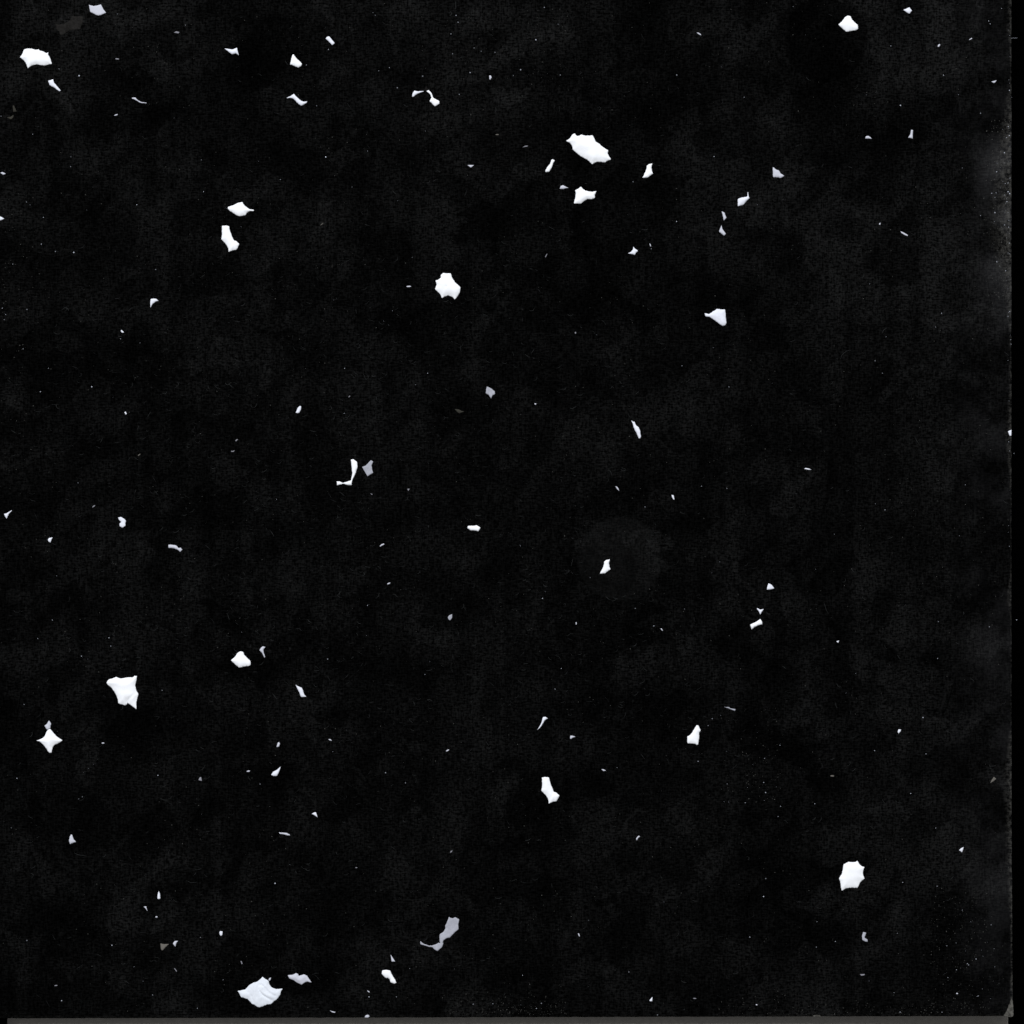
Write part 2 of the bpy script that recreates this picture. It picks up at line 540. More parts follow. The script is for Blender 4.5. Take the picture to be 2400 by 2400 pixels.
F(2, 0, [(876,1912),(900,1900),(914,1880),(916,1862),(930,1878),(951,1892),(936,1906),(926,1924),(906,1918)], 'light', 'kite',
  'small white kite-shaped flake with a thin left tip, below the upper vase-shaped one', 'the small kite-shaped flake')
F(2, 0, [(1583,1594),(1604,1606),(1610,1626),(1619,1645),(1598,1664),(1594,1640)], 'lav', 'x',
  'small grey crescent, upper of two stacked near the top right')
F(2, 0, [(1580,1700),(1588,1730),(1614,1764),(1602,1780),(1562,1748),(1572,1724)], 'lav', 'x',
  'small grey crescent, lower of two stacked near the top right', 'the lower grey crescent')
F(2, 0, [(1704,1500),(1740,1490),(1768,1486),(1777,1478),(1778,1450),(1783,1452),(1784,1480),(1793,1496),(1770,1518),(1742,1548),(1704,1556)], 'light', 'whisker',
  'pale flake with a thin whisker rising from its right corner', 'the whiskered flake')
F(2, 0, [(1393,246),(1406,246),(1425,258),(1427,267),(1410,260)], 'lav', 'tiny curved grey sliver')
F(2, 0, [(80,1112),(98,1100),(120,1099),(118,1105),(100,1109)], 'mid', 'tiny arched grey sliver')
F(2, 0, [(1037,1838),(1045,1842),(1050,1860),(1043,1858)], 'lav', 'x', 'tiny grey sliver right of the small kite-shaped flake')
F(2, 0, [(249,1940),(258,1922),(266,1913),(264,1924),(254,1942)], 'mid', 'thin grey slanted sliver')
# --- row 1, tile 4
CAP = [(532,185),(562,158),(580,130),(604,118),(622,122),(634,148),(655,170),(678,188),(680,216),(668,228),(640,230),(612,238),(592,240),(572,224),(550,204)]
F(3, 0, CAP, 'white', 'cap', 'bright white flake inside the dark round mark at top right', 'the bright flake in the dark round mark')
F(3, 0, [(1022,74),(1044,66),(1066,55),(1086,80),(1068,104),(1048,94)], 'light', 'arrow',
  'small pale arrowhead flake at the top edge near the right corner', 'the pale arrowhead flake at the top')
F(3, 0, [(1280,350),(1284,338),(1296,332),(1300,340),(1290,354),(1284,354)], 'lav', 'tiny grey oval grain')
F(3, 0, [(1516,300),(1536,286),(1541,292),(1522,303)], 'lav', 'tiny grey dash')
F(3, 0, [(1686,616),(1702,612),(1724,606),(1718,618),(1706,628)], 'lav', 'x', 'small pale flake beside the right edge, near the top right corner')
F(3, 0, [(735,1046),(738,1028),(758,1026),(774,1036),(782,1048),(760,1046)], 'lav', 'arch',
  'small grey arched flake left of the tiny bell-shaped one')
F(3, 0, [(1080,980),(1095,983),(1092,1010),(1092,1046),(1058,1038),(1074,1016)], 'lav', 'bell',
  'tiny grey bell-shaped flake, right of the small arched one', 'the tiny bell-shaped flake')
F(3, 0, [(36,1262),(44,1264),(60,1280),(80,1284),(96,1310),(123,1326),(100,1344),(62,1338),(38,1338)], 'lav', 'sail',
  'pale grey sail-shaped flake with a straight left side', 'the sail-shaped flake')
F(3, 0, [(1000,1746),(1014,1750),(1056,1774),(1054,1782),(1030,1774),(1006,1758)], 'lav', 'thin pale slanted sliver')
F(3, 0, [(838,1694),(840,1684),(850,1682),(846,1698)], 'lav', 'tiny grey grain')
# --- row 2
F(0, 1, [(1138,325),(1158,321),(1180,324),(1196,338),(1172,346),(1152,362),(1142,376),(1137,388),(1135,376),(1134,350)], 'light', 'claw',
  'small white claw-shaped flake alone in the upper left', 'the claw-shaped flake')
F(0, 1, [(911,565),(916,558),(930,568),(935,578),(920,579)], 'light', 'tiny white grain')
F(0, 1, [(938,1180),(948,1174),(957,1190),(950,1198)], 'light', 'tiny pale grain')
F(0, 1, [(1039,1508),(1050,1496),(1062,1491),(1056,1501),(1044,1509)], 'olive', 'thin dim slanted sliver')
F(0, 1, [(1775,1396),(1784,1384),(1797,1382),(1784,1398)], 'mid', 'x', 'tiny dim sliver, upper of a close pair left of the middle')
F(0, 1, [(1743,1470),(1756,1472),(1772,1466),(1764,1477),(1748,1479)], 'mid', 'x', 'tiny dim sliver, lower of a close pair left of the middle')
F(0, 1, [(696,1895),(706,1884),(719,1880),(714,1890),(700,1898)], 'mid', 'tiny grey slanted sliver')
F(1, 1, [(1350,250),(1365,215),(1354,184),(1376,180),(1395,164),(1396,142),(1412,129),(1440,132),(1469,130),(1480,165),(1505,202),(1543,234),(1538,275),(1520,305),(1500,328),(1486,312),(1450,296),(1420,308),(1404,318),(1392,290),(1370,268)], 'white', 'star',
  'large bright white many-pointed star flake with a pinhole in its middle', 'the large star flake',
  ridges=[([(1045.6, 671.5), (1045.9, 672.2)], -2.2, 1.3)])
F(1, 1, ell(1153,230,18,5,-2), 'lav', 'small grey horizontal sliver')
F(1, 1, [(1743,984),(1770,997),(1803,1022),(1803,1042),(1786,1050),(1774,1075),(1758,1050),(1734,1035),(1738,1005)], 'grey', 'x',
  'flat mid-grey flake with a pointed foot, alone near the centre', 'the flat grey flake near the centre', flat=1)
F(1, 1, [(1500,1156),(1530,1158),(1552,1170),(1573,1174),(1552,1180),(1535,1188),(1516,1176)], 'dim', 'dim olive bird-shaped flake', flat=1)
F(1, 1, [(300,1182),(316,1145),(330,1132),(341,1134),(339,1160),(325,1184),(310,1187)], 'light', 'bean',
  'small pale bean-shaped flake well above the J-shaped flake')
F(1, 1, [(716,1536),(736,1534),(762,1554),(766,1590),(752,1640),(724,1695),(720,1730),(690,1728),(660,1718),(634,1726),(612,1732),(610,1700),(632,1702),(656,1712),(690,1702),(717,1694),(728,1640),(722,1590)], 'white', 'J',
  'white J-shaped flake with a pinched foot', 'the J-shaped flake')
F(1, 1, [(800,1592),(828,1582),(850,1560),(866,1541),(884,1552),(872,1580),(876,1612),(884,1638),(862,1650),(842,1662),(828,1640),(818,1620)], 'grey', 'x',
  'flat grey flake just right of the white J-shaped one', flat=1)
F(1, 1, [(575,60),(583,76),(576,96),(567,80)], 'ghost', 'faint dark diamond-shaped flake', flat=1)
F(1, 1, [(697,1064),(706,1054),(713,1056),(702,1067)], 'mid', 'tiny dull grain')
F(1, 1, [(1141,1758),(1160,1756),(1150,1773)], 'mid', 'tiny dull triangular grain')
F(1, 1, [(864,1792),(876,1796),(881,1803),(870,1800)], 'mid', 'tiny dull sliver')
F(2, 1, [(1454,432),(1466,434),(1484,440),(1510,424),(1548,398),(1575,403),(1608,404),(1612,450),(1618,510),(1606,524),(1588,528),(1568,514),(1530,484),(1490,458),(1462,458)], 'light', 'funnel',
  'pale funnel-shaped flake with its spout on the left', 'the funnel-shaped flake',
  ridges=[(tile(2, 1, [(1545, 470), (1575, 500)]), -0.7, 1.6)])
F(2, 1, [(899,1239),(914,1252),(922,1250),(936,1278),(956,1292),(966,1320),(973,1364),(966,1376),(956,1374),(938,1332),(918,1294),(914,1270)], 'light', 'feather',
  'pale feather-shaped flake slanting down to the right', 'the feather-shaped flake')
F(2, 1, [(780,1736),(794,1742),(803,1754),(809,1772),(794,1762)], 'lav', 'x', 'tiny pale seed-shaped flake, left of a similar one, above the middle round mark')
F(2, 1, [(1204,1803),(1220,1806),(1226,1838),(1218,1838),(1208,1820)], 'light', 'x', 'tiny pale tooth-shaped flake, upper right of the middle round mark')
F(2, 1, [(474,576),(482,572),(485,582),(479,588),(475,584)], 'mid', 'tiny grey grain')
F(2, 1, [(168,1112),(182,1112),(184,1118),(175,1124)], 'lav', 'tiny grey grain')
F(3, 1, [(1811,1324),(1824,1317),(1837,1312),(1837,1356),(1824,1358)], 'light', 'x', 'small pale flake right on the right edge of the board', 'the pale flake on the right edge')
F(3, 1, [(272,1606),(284,1600),(310,1604),(328,1614),(300,1613)], 'light', 'thin white slanted sliver')
# --- row 3
F(0, 2, [(30,14),(50,10),(66,0),(90,-14),(87,-6),(68,12),(60,30),(50,50),(38,34)], 'light', 'x',
  'small pale flake with a thin raised tail at the left edge')
F(0, 2, [(892,42),(912,38),(932,48),(950,64),(946,84),(946,104),(924,118),(904,108),(902,88),(916,76),(900,62)], 'light', 'knob',
  'small rounded white lumpy flake in the left half', 'the rounded lumpy flake', h=1.5)
F(0, 2, [(361,210),(370,196),(397,192),(388,210),(380,231),(366,222)], 'light', 'tiny white tooth-shaped flake')
F(0, 2, [(1271,247),(1300,247),(1330,253),(1348,274),(1362,269),(1376,284),(1360,302),(1342,286),(1318,276),(1290,272),(1272,272)], 'lav', 'bone',
  'small grey bone-shaped flake right of the rounded lumpy one', 'the bone-shaped flake')
F(0, 2, shift(CAP, 1212, 934), 'white', 'cap', 'bright white flake above and right of the large lobed flake', 'the bright flake right of the lobed one')
F(0, 2, [(804,1288),(818,1264),(850,1256),(878,1245),(910,1258),(950,1250),(1000,1248),(1016,1236),(1034,1238),(1028,1270),(1020,1310),(1030,1350),(1044,1375),(1034,1410),(1028,1440),(1030,1489),(1000,1465),(972,1446),(964,1438),(958,1452),(946,1460),(920,1452),(893,1444),(888,1410),(870,1365),(840,1325),(815,1305)], 'white', 'lobed',
  'large white lobed flake with a notched lower end, in the lower left', 'the large lobed flake', h=6.0, tilt=0.05,
  ridges=[(tile(0, 2, [(962,1445),(975,1410),(1000,1385),(1030,1365)]), -1.8, 3.0), (tile(0, 2, [(950,1440),(930,1415)]), 0.8, 4.0)])
F(0, 2, [(276,1724),(310,1714),(338,1692),(350,1660),(360,1646),(378,1636),(400,1664),(430,1696),(471,1722),(450,1740),(410,1758),(396,1780),(389,1816),(372,1818),(350,1786),(325,1752),(300,1732)], 'white', 'fourstar',
  'white four-pointed star flake near the left edge', 'the four-pointed star flake', h=6.0, tilt=0.06)
F(0, 2, [(336,1612),(354,1600),(370,1574),(386,1596),(380,1622),(379,1633),(358,1643),(346,1632)], 'lav', 'x',
  'small grey flake touching the top of the four-pointed star')
F(0, 2, ell(778,1744,11,4.5), 'lav', 'tiny grey sliver')
F(1, 2, [(1596,114),(1604,104),(1640,104),(1666,100),(1694,118),(1678,146),(1650,140),(1620,138),(1598,124)], 'white', 'torpedo',
  'small white torpedo-shaped flake near the centre', 'the torpedo-shaped flake')
F(1, 2, [(934,257),(946,244),(966,237),(968,246),(950,254),(938,262)], 'lav', 'tiny grey slanted sliver')
F(1, 2, [(990,542),(998,535),(1014,532),(1010,541),(994,548)], 'lav', 'tiny pale slanted dash')
F(1, 2, [(1448,794),(1460,778),(1480,772),(1480,798),(1464,818),(1452,808)], 'grey', 'small flat grey drop-shaped flake', flat=1)
F(1, 2, [(26,1042),(36,1026),(52,1014),(70,1019),(56,1034),(58,1062),(69,1092),(64,1099),(46,1064),(34,1052)], 'lav', 'x',
  'small grey hammer-shaped flake beside the bright one right of the lobed flake')
F(1, 2, [(299,1304),(320,1316),(346,1328),(356,1352),(366,1382),(379,1390),(364,1396),(340,1396),(330,1370),(312,1330)], 'light', 'x',
  'pale flake like a pointed sock in the lower left', 'the pointed sock-like flake')
F(1, 2, [(155,1772),(164,1742),(174,1736),(181,1748),(174,1770),(158,1775)], 'lav', 'tiny grey block')
F(1, 2, [(546,1714),(562,1714),(573,1727),(556,1724)], 'lav', 'tiny grey sliver')
F(1, 2, [(1433,1804),(1444,1794),(1458,1792),(1452,1802),(1438,1808)], 'lav', 'tiny grey slanted dash')
F(2, 2, shift(VASE, -321, -877), 'white', 'vase', 'white vase-shaped flake inside the greyer round mark at the middle', 'the vase-shaped flake in the middle round mark')
F(2, 2, [(1847,730),(1854,725),(1872,738),(1900,732),(1886,752),(1874,774),(1864,752)], 'light', 'heart',
  'tiny white heart-shaped flake just above the bow-tie flake')
F(2, 2, [(1796,850),(1826,838),(1854,822),(1874,806),(1888,830),(1888,848),(1860,854),(1830,868),(1808,886)], 'white', 'bowtie',
  'white bow-tie-shaped flake at the right', 'the bow-tie flake')
F(2, 2, [(234,1548),(252,1546),(269,1556),(250,1570),(232,1596),(212,1628),(190,1643),(208,1620),(222,1590)], 'light', 'tadpole',
  'pale tadpole-shaped flake with its tail down to the left', 'the tadpole-shaped flake')
F(2, 2, [(440,1688),(456,1688),(478,1696),(458,1704),(444,1714),(438,1708)], 'lav', 'tiny grey arrowhead')
F(2, 2, [(1323,1694),(1344,1684),(1364,1658),(1380,1628),(1394,1608),(1408,1612),(1424,1648),(1412,1664),(1412,1700),(1405,1754),(1394,1758),(1380,1748),(1324,1746)], 'white', 'bootlet',
  'bright white bell-shaped flake in the lower right half', 'the bright bell-shaped flake')
F(2, 2, [(1600,1471),(1640,1473),(1648,1482),(1686,1488),(1682,1502),(1664,1494),(1644,1487),(1622,1478)], 'grey', 'thin grey twisted sliver')
F(2, 2, [(480,832),(487,831),(489,846),(482,851)], 'lav', 'tiny grey upright grain')
F(2, 2, [(1121,880),(1129,877),(1139,895),(1132,895)], 'lav', 'tiny grey slanted dash')
F(3, 2, [(-8,586),(-6,566),(4,538),(26,548),(47,576),(24,584)], 'light', 'x',
  'small pale thorn-shaped flake above the heart-shaped one')
F(3, 2, [(515,976),(536,970),(530,988)], 'light', 'tiny white triangular grain')
F(3, 2, [(978,1660),(985,1640),(1004,1642),(1000,1656),(986,1672)], 'light', 'x', 'tiny white fin-shaped flake alone at the lower right')
# --- row 4
F(0, 3, [(537,500),(545,505),(556,538),(573,558),(548,566),(528,574),(521,550),(526,520)], 'lav', 'fin',
  'small grey shark-fin flake in the lower left corner area', 'the grey shark-fin flake')
F(0, 3, [(1188,985),(1190,955),(1198,930),(1208,950),(1210,986),(1198,991)], 'light', 'bullet',
  'tiny white bullet-shaped upright flake in the lower left', 'the bullet-shaped flake')
F(0, 3, [(1084,1046),(1104,1044),(1106,1058),(1114,1081),(1100,1062)], 'lav', 'tiny grey nail-shaped flake')
F(0, 3, ell(1181,1124,9,6), 'lav', 'tiny pale oval grain')
F(0, 3, [(1656,1238),(1664,1230),(1680,1234),(1678,1258),(1668,1268),(1658,1256)], 'light', 'tiny white shield-shaped flake')
F(0, 3, [(1210,1324),(1240,1330),(1276,1327),(1250,1352),(1228,1377),(1216,1372)], 'olive', 'x',
  'dull olive triangular flake in the lower left', 'the dull olive triangle', flat=1)
F(0, 3, [(1304,1326),(1318,1306),(1344,1304),(1330,1322),(1324,1348),(1314,1338)], 'lav', 'x', 'small grey leaf-like flake just right of the dull olive triangle')
F(0, 3, [(1314,1512),(1320,1512),(1336,1534),(1331,1537)], 'mid', 'thin grey sliver')
F(0, 3, [(1816,1456),(1824,1458),(1831,1478),(1823,1480)], 'mid', 'tiny grey sliver')
F(0, 3, [(1498,90),(1508,70),(1518,68),(1524,98),(1508,94)], 'mid', 'x', 'tiny dull grey flake with a flat foot, left of the pale tusk-shaped one')
F(0, 3, [(1860,26),(1872,18),(1888,20),(1880,30),(1864,29)], 'lav', 'tiny grey dash')
F(0, 3, ell(422,1642,12,4,-8), 'mid', 'tiny grey sliver')
F(1, 3, [(115,52),(128,30),(160,12),(186,-10),(180,10),(168,40),(158,60),(132,60)], 'light', 'tusk',
  'pale tusk-shaped flake pointing up to the right, in the lower left', 'the pale tusk-shaped flake')
F(1, 3, [(420,346),(438,336),(452,333),(458,350),(464,372),(444,358)], 'light', 'x', 'tiny white spiked flake above the long grey eyelash-shaped one')
F(1, 3, [(172,486),(200,488),(232,490),(252,500),(258,508),(240,510),(212,502),(178,496)], 'lav', 'x', 'long thin grey eyelash-shaped flake in the lower left', 'the eyelash-shaped flake')
F(1, 3, [(1456,1123),(1470,1132),(1488,1134),(1504,1126),(1534,1142),(1526,1180),(1528,1216),(1500,1240),(1462,1280),(1440,1284),(1416,1298),(1408,1318),(1415,1320),(1404,1352),(1370,1381),(1346,1368),(1330,1352),(1306,1350),(1270,1338),(1240,1330),(1241,1305),(1262,1325),(1305,1341),(1336,1338),(1366,1326),(1378,1318),(1390,1322),(1385,1300),(1386,1256),(1414,1236),(1430,1214),(1428,1188),(1442,1164)], 'grey', 'x',
  'large flat grey flake with a long thin tail hooked to the left', 'the long-tailed grey flake', flat=1)
F(1, 3, [(1016,1409),(1030,1430),(1050,1460),(1024,1462)], 'lav', 'x', 'small grey thorn just above the small white foot-shaped flake')
F(1, 3, [(954,1526),(980,1523),(1012,1528),(1026,1560),(1046,1592),(1060,1620),(1044,1628),(1014,1616),(1010,1596),(994,1584),(980,1586),(948,1554)], 'white', 'foot',
  'small white foot-shaped flake near the bottom edge', 'the white foot-shaped flake')
Z6 = dict(s=9.66)


def Z(pts):
    return [(540 + x / 9.66, 2260 + y / 9.66) for x, y in pts]


FL.append((Z([(1303,255),(1330,245),(1415,240),(1490,198),(1530,218),(1552,262),(1600,248),(1658,228),(1740,262),(1785,340),(1835,405),(1800,412),(1740,392),(1690,410),(1615,462),(1520,420),(1415,352),(1335,325)]),
           'lav', 'x', 'pale grey notched flake right of the large creased one', 'the notched grey flake',
           dict(ridges=[(Z([(1490,200),(1500,300),(1545,360)]), 1.60, 3.0), (Z([(1740,300),(1640,380)]), -1.12, 3.0), (Z([(1400,330),(1415,250)]), -0.80, 2.0)])))
FL.append((Z([(160,605),(250,590),(340,572),(420,475),(520,415),(610,392),(680,335),(730,285),(780,325),(850,365),(870,400),(885,460),(920,510),(970,540),(1040,562),(1180,553),(1140,620),(1125,690),(1085,750),(1050,795),(980,840),(910,905),(830,908),(750,945),(660,975),(610,965),(560,925),(480,890),(400,790),(320,765),(240,742),(200,650)]),
           'crease', 'x', 'large creased off-white flake at the bottom edge', 'the large creased flake',
           dict(h=3.4, ridges=[
               (Z([(735,490),(690,455),(650,462),(628,500),(635,560),(665,620),(720,690),(800,740),(880,790),(940,820)]), -2.55, 1.7),
               (Z([(700,520),(690,580),(740,640),(850,700),(960,760)]), 1.70, 3.2),
               (Z([(745,500),(820,590),(900,655),(1010,715)]), -1.53, 2.2),
               (Z([(800,480),(880,580),(1000,650)]), 1.53, 3.0),
               (Z([(470,700),(490,760),(515,830),(520,880)]), -2.55, 1.5),
               (Z([(610,395),(690,360),(640,440)]), -1.02, 3.0),
               (Z([(385,600),(440,660)]), -1.02, 2.4),
               (Z([(560,900),(620,800),(700,760)]), 1.02, 4.5)])))
FL.append((Z([(860,350),(880,315),(922,300),(912,345),(882,380)]), 'lav', 'x', 'tiny grey chip beside the top of the large creased flake', None, {}))
F(1, 3, [(838,1678),(852,1684),(860,1693),(848,1692)], 'lav', 'tiny grey sliver')
F(1, 3, [(558,1828),(570,1834),(600,1842),(594,1848),(574,1844)], 'lav', 'thin grey curved sliver')
F(1, 3, [(820,1882),(828,1866),(846,1862),(858,1874),(846,1884)], 'lav', 'x', 'small grey flake lying on the bottom edge of the board')
F(1, 3, [(1464,640),(1470,626),(1484,622),(1476,636)], 'mid', 'tiny dull grain')
F(1, 3, ell(757,752,8,3.5), 'mid', 'tiny dull sliver')
F(2, 3, shift(BOOT, -1448, -1634), 'white', 'boot', 'bright white boot-shaped flake in the lower centre', 'the lower boot-shaped flake',
  ridges=[(tile(2, 3, shift(SEAM, -1448, -1634)), -1.6, 2.0), (tile(2, 3, shift(SEAM2, -1448, -1634)), -1.0, 1.6)])
F(2, 3, [(674,8),(692,10),(709,20),(690,24)], 'lav', 'tiny grey leaf-like sliver')
F(2, 3, [(936,532),(946,520),(958,510),(965,518),(950,530),(942,548)], 'lav', 'tiny grey forked sliver')
F(2, 3, [(497,1246),(508,1252),(512,1273),(504,1268)], 'lav', 'tiny grey curved grain')
F(2, 3, [(1037,1754),(1048,1740),(1060,1728),(1058,1760),(1044,1762)], 'light', 'x', 'tiny white thorn-shaped flake near the bottom edge, right of centre', 'the tiny white thorn near the bottom edge')
F(2, 3, ell(1379,1739,13,3.5,4), 'mid', 'tiny dull horizontal sliver')
F(2, 3, ell(1846,1787,7,5,10), 'lav', 'tiny pale grain')
F(3, 3, [(536,832),(556,800),(566,762),(570,726),(588,718),(610,708),(640,712),(660,710),(674,700),(688,724),(705,740),(728,748),(716,780),(718,810),(729,834),(708,850),(692,868),(684,890),(674,906),(640,902),(610,904),(580,912),(557,927),(550,900),(546,860)], 'white', 'x',
  'large bright white jagged flake at the lower right', 'the large lower right white flake')
F(3, 3, [(1442,620),(1456,606),(1476,597),(1472,616),(1464,637)], 'light', 'x', 'tiny white shard alone near the lower right edge', 'the tiny white shard at the lower right')
F(3, 3, [(718,1237),(741,1243),(728,1280),(750,1294),(752,1312),(735,1310),(712,1296),(709,1270)], 'grey', 'x',
  'small grey L-shaped flake below the large lower right one', 'the L-shaped grey flake', flat=1)
F(3, 3, [(694,1556),(730,1555),(728,1564),(704,1568)], 'mid', 'tiny dull grey dash', flat=1)
F(3, 3, [(1704,66),(1723,82),(1704,98),(1676,115),(1690,88)], 'olive', 'x', 'dull olive wedge-shaped flake near the right edge, lower half', flat=1)
F(3, 3, ell(485,60,15,6,3), 'olive', 'tiny dim oval flake')
F(3, 3, ell(1427,1702,7,5,10), 'lav', 'tiny pale grain')

NAMES = {'white': 'white_flake', 'light': 'white_flake', 'crease': 'white_flake', 'lav': 'pale_grey_flake', 'grey': 'grey_flake',
         'mid': 'grey_flake', 'olive': 'olive_flake', 'dim': 'olive_flake', 'ghost': 'dark_flake', 'shade': 'dark_flake'}
GROUPS = {'white_flake': 'white flakes scattered on the black board', 'pale_grey_flake': 'pale grey flakes scattered on the black board',
          'grey_flake': 'grey flakes scattered on the black board', 'olive_flake': 'dim olive flakes on the black board',
          'dark_flake': 'dark translucent flakes on the black board'}


def centre(poly):
    return (sum(p[0] for p in poly) / len(poly), sum(p[1] for p in poly) / len(poly))


ANCH = [(centre(f[0]), f[4]) for f in FL if f[4]]
DIRS = ['right of', 'below and right of', 'below', 'below and left of', 'left of', 'above and left of', 'above', 'above and right of']
used = {}
for i, (poly, tone, look, full, anchor, kw) in enumerate(FL):
    c = centre(poly)
    if full:
        label = full
    else:
        order = sorted(ANCH, key=lambda a: math.dist(a[0], c))
        label = None
        for (ax, ay), phrase in order[:7]:
            d = math.dist((ax, ay), c)
            k = int(round(math.degrees(math.atan2(c[1] - ay, c[0] - ax)) / 45.0)) % 8
            near = 'just ' if d < 90 else ('' if d < 260 else 'well ')
            cand = '%s, %s%s %s' % (look, near, DIRS[k], phrase)
            if cand not in used and len(cand.replace('-', ' ').split()) <= 16:
                label = cand
                break
    used[label] = used.get(label, 0) + 1
    nm = NAMES[tone]
    xs = [p[0] for p in poly]
    ys = [p[1] for p in poly]
    size = math.sqrt((max(xs) - min(xs)) * (max(ys) - min(ys)))
    if kw.get('flat'):
        h, r, lift = 0.7, 1.6, 0.5
    elif tone in ('mid', 'olive'):
        h, r, lift = 0.6, 1.2, 0.4
    else:
        h = kw.get('h', max(0.9, min(6.0, 0.7 + size * 0.072)))
        r = max(1.3, min(8.0, size * 0.115))
        lift = 0.4
    o = build_flake(nm, poly, MAT[tone], h, r, kw.get('ridges', ()), 0.35, lift, seed=i + 1, tilt=kw.get('tilt', 0.0))
    tag(o, label, 'flake', GROUPS[nm])

# ------------------------------------------------------------------ worn corner of the board and bare patches on its edge
def patch(name, poly, parent, label=None, h=0.5):
    o = build_flake(name, poly, MAT['card'], h, 3.0, (), 0.6, 0.15, seed=len(poly) * 3)
    o.parent = parent
    if label:
        o['label'] = label
    return o


MAT['crack'] = plain('black_crack', (0.0002, 0.0002, 0.0002), 0.2, 300, 0.0)


patch('bare_card', tile(3, 3, [(1839,1735),(1848,1780),(1853,1830),(1852,1870),(1838,1880),(1810,1878),(1778,1869),(1796,1842),(1812,1806),(1826,1770)]), board, 'bare grey card showing at the worn corner')
patch('bare_card', [(1905,2381),(1912,2378.5),(1920,2379.5),(1925,2382),(1918,2383),(1908,2383)], board, 'small bare grey card nick on the bottom edge')

# ------------------------------------------------------------------ dust and lint
def on_board(px, py):
    return px < 2368 and py < 2379


class Grains:
    def __init__(self):
        self.v, self.f = [], []

    def grain(self, px, py, a, b, ang, h, z0=0.0):
        k = len(self.v)
        t = math.radians(ang)
        n = 5
        rr = random.Random(int(px * 31 + py * 17))
        for i in range(n):
            q = 2 * math.pi * i / n
            s = rr.uniform(0.7, 1.15)
            u, w = a * s * math.cos(q), b * s * math.sin(q)
            self.v.append(W(px + u * math.cos(t) - w * math.sin(t), py + u * math.sin(t) + w * math.cos(t), z0 + 1e-5))
        self.v.append(W(px, py, z0 + 1e-5 + h * PX))
        for i in range(n):
            self.f.append((k + (i + 1) % n, k + i, k + n))
        self.f.append(tuple(k + i for i in range(n)))

    def fibre(self, pts, w, z0=0.0):
        """a thin three-sided thread lying on the board"""
        k = len(self.v)
        m = len(pts)
        for i, p in enumerate(pts):
            a, b = pts[max(0, i - 1)], pts[min(m - 1, i + 1)]
            dx, dy = b[0] - a[0], b[1] - a[1]
            L = math.hypot(dx, dy) or 1.0
            nx, ny = -dy / L * w, dx / L * w
            taper = 0.55 + 0.45 * math.sin(math.pi * i / (m - 1))
            nx, ny = nx * taper, ny * taper
            self.v += [W(p[0] + nx, p[1] + ny, z0 + 1e-5), W(p[0], p[1], z0 + 1e-5 + 1.5 * w * PX), W(p[0] - nx, p[1] - ny, z0 + 1e-5)]
        for i in range(m - 1):
            a, b = k + 3 * i, k + 3 * i + 3
            self.f += [(a, a + 1, b + 1, b), (a + 1, a + 2, b + 2, b + 1), (a + 2, a, b, b + 2)]


rng = random.Random(21)
pale, dull, lint = Grains(), Grains(), Grains()
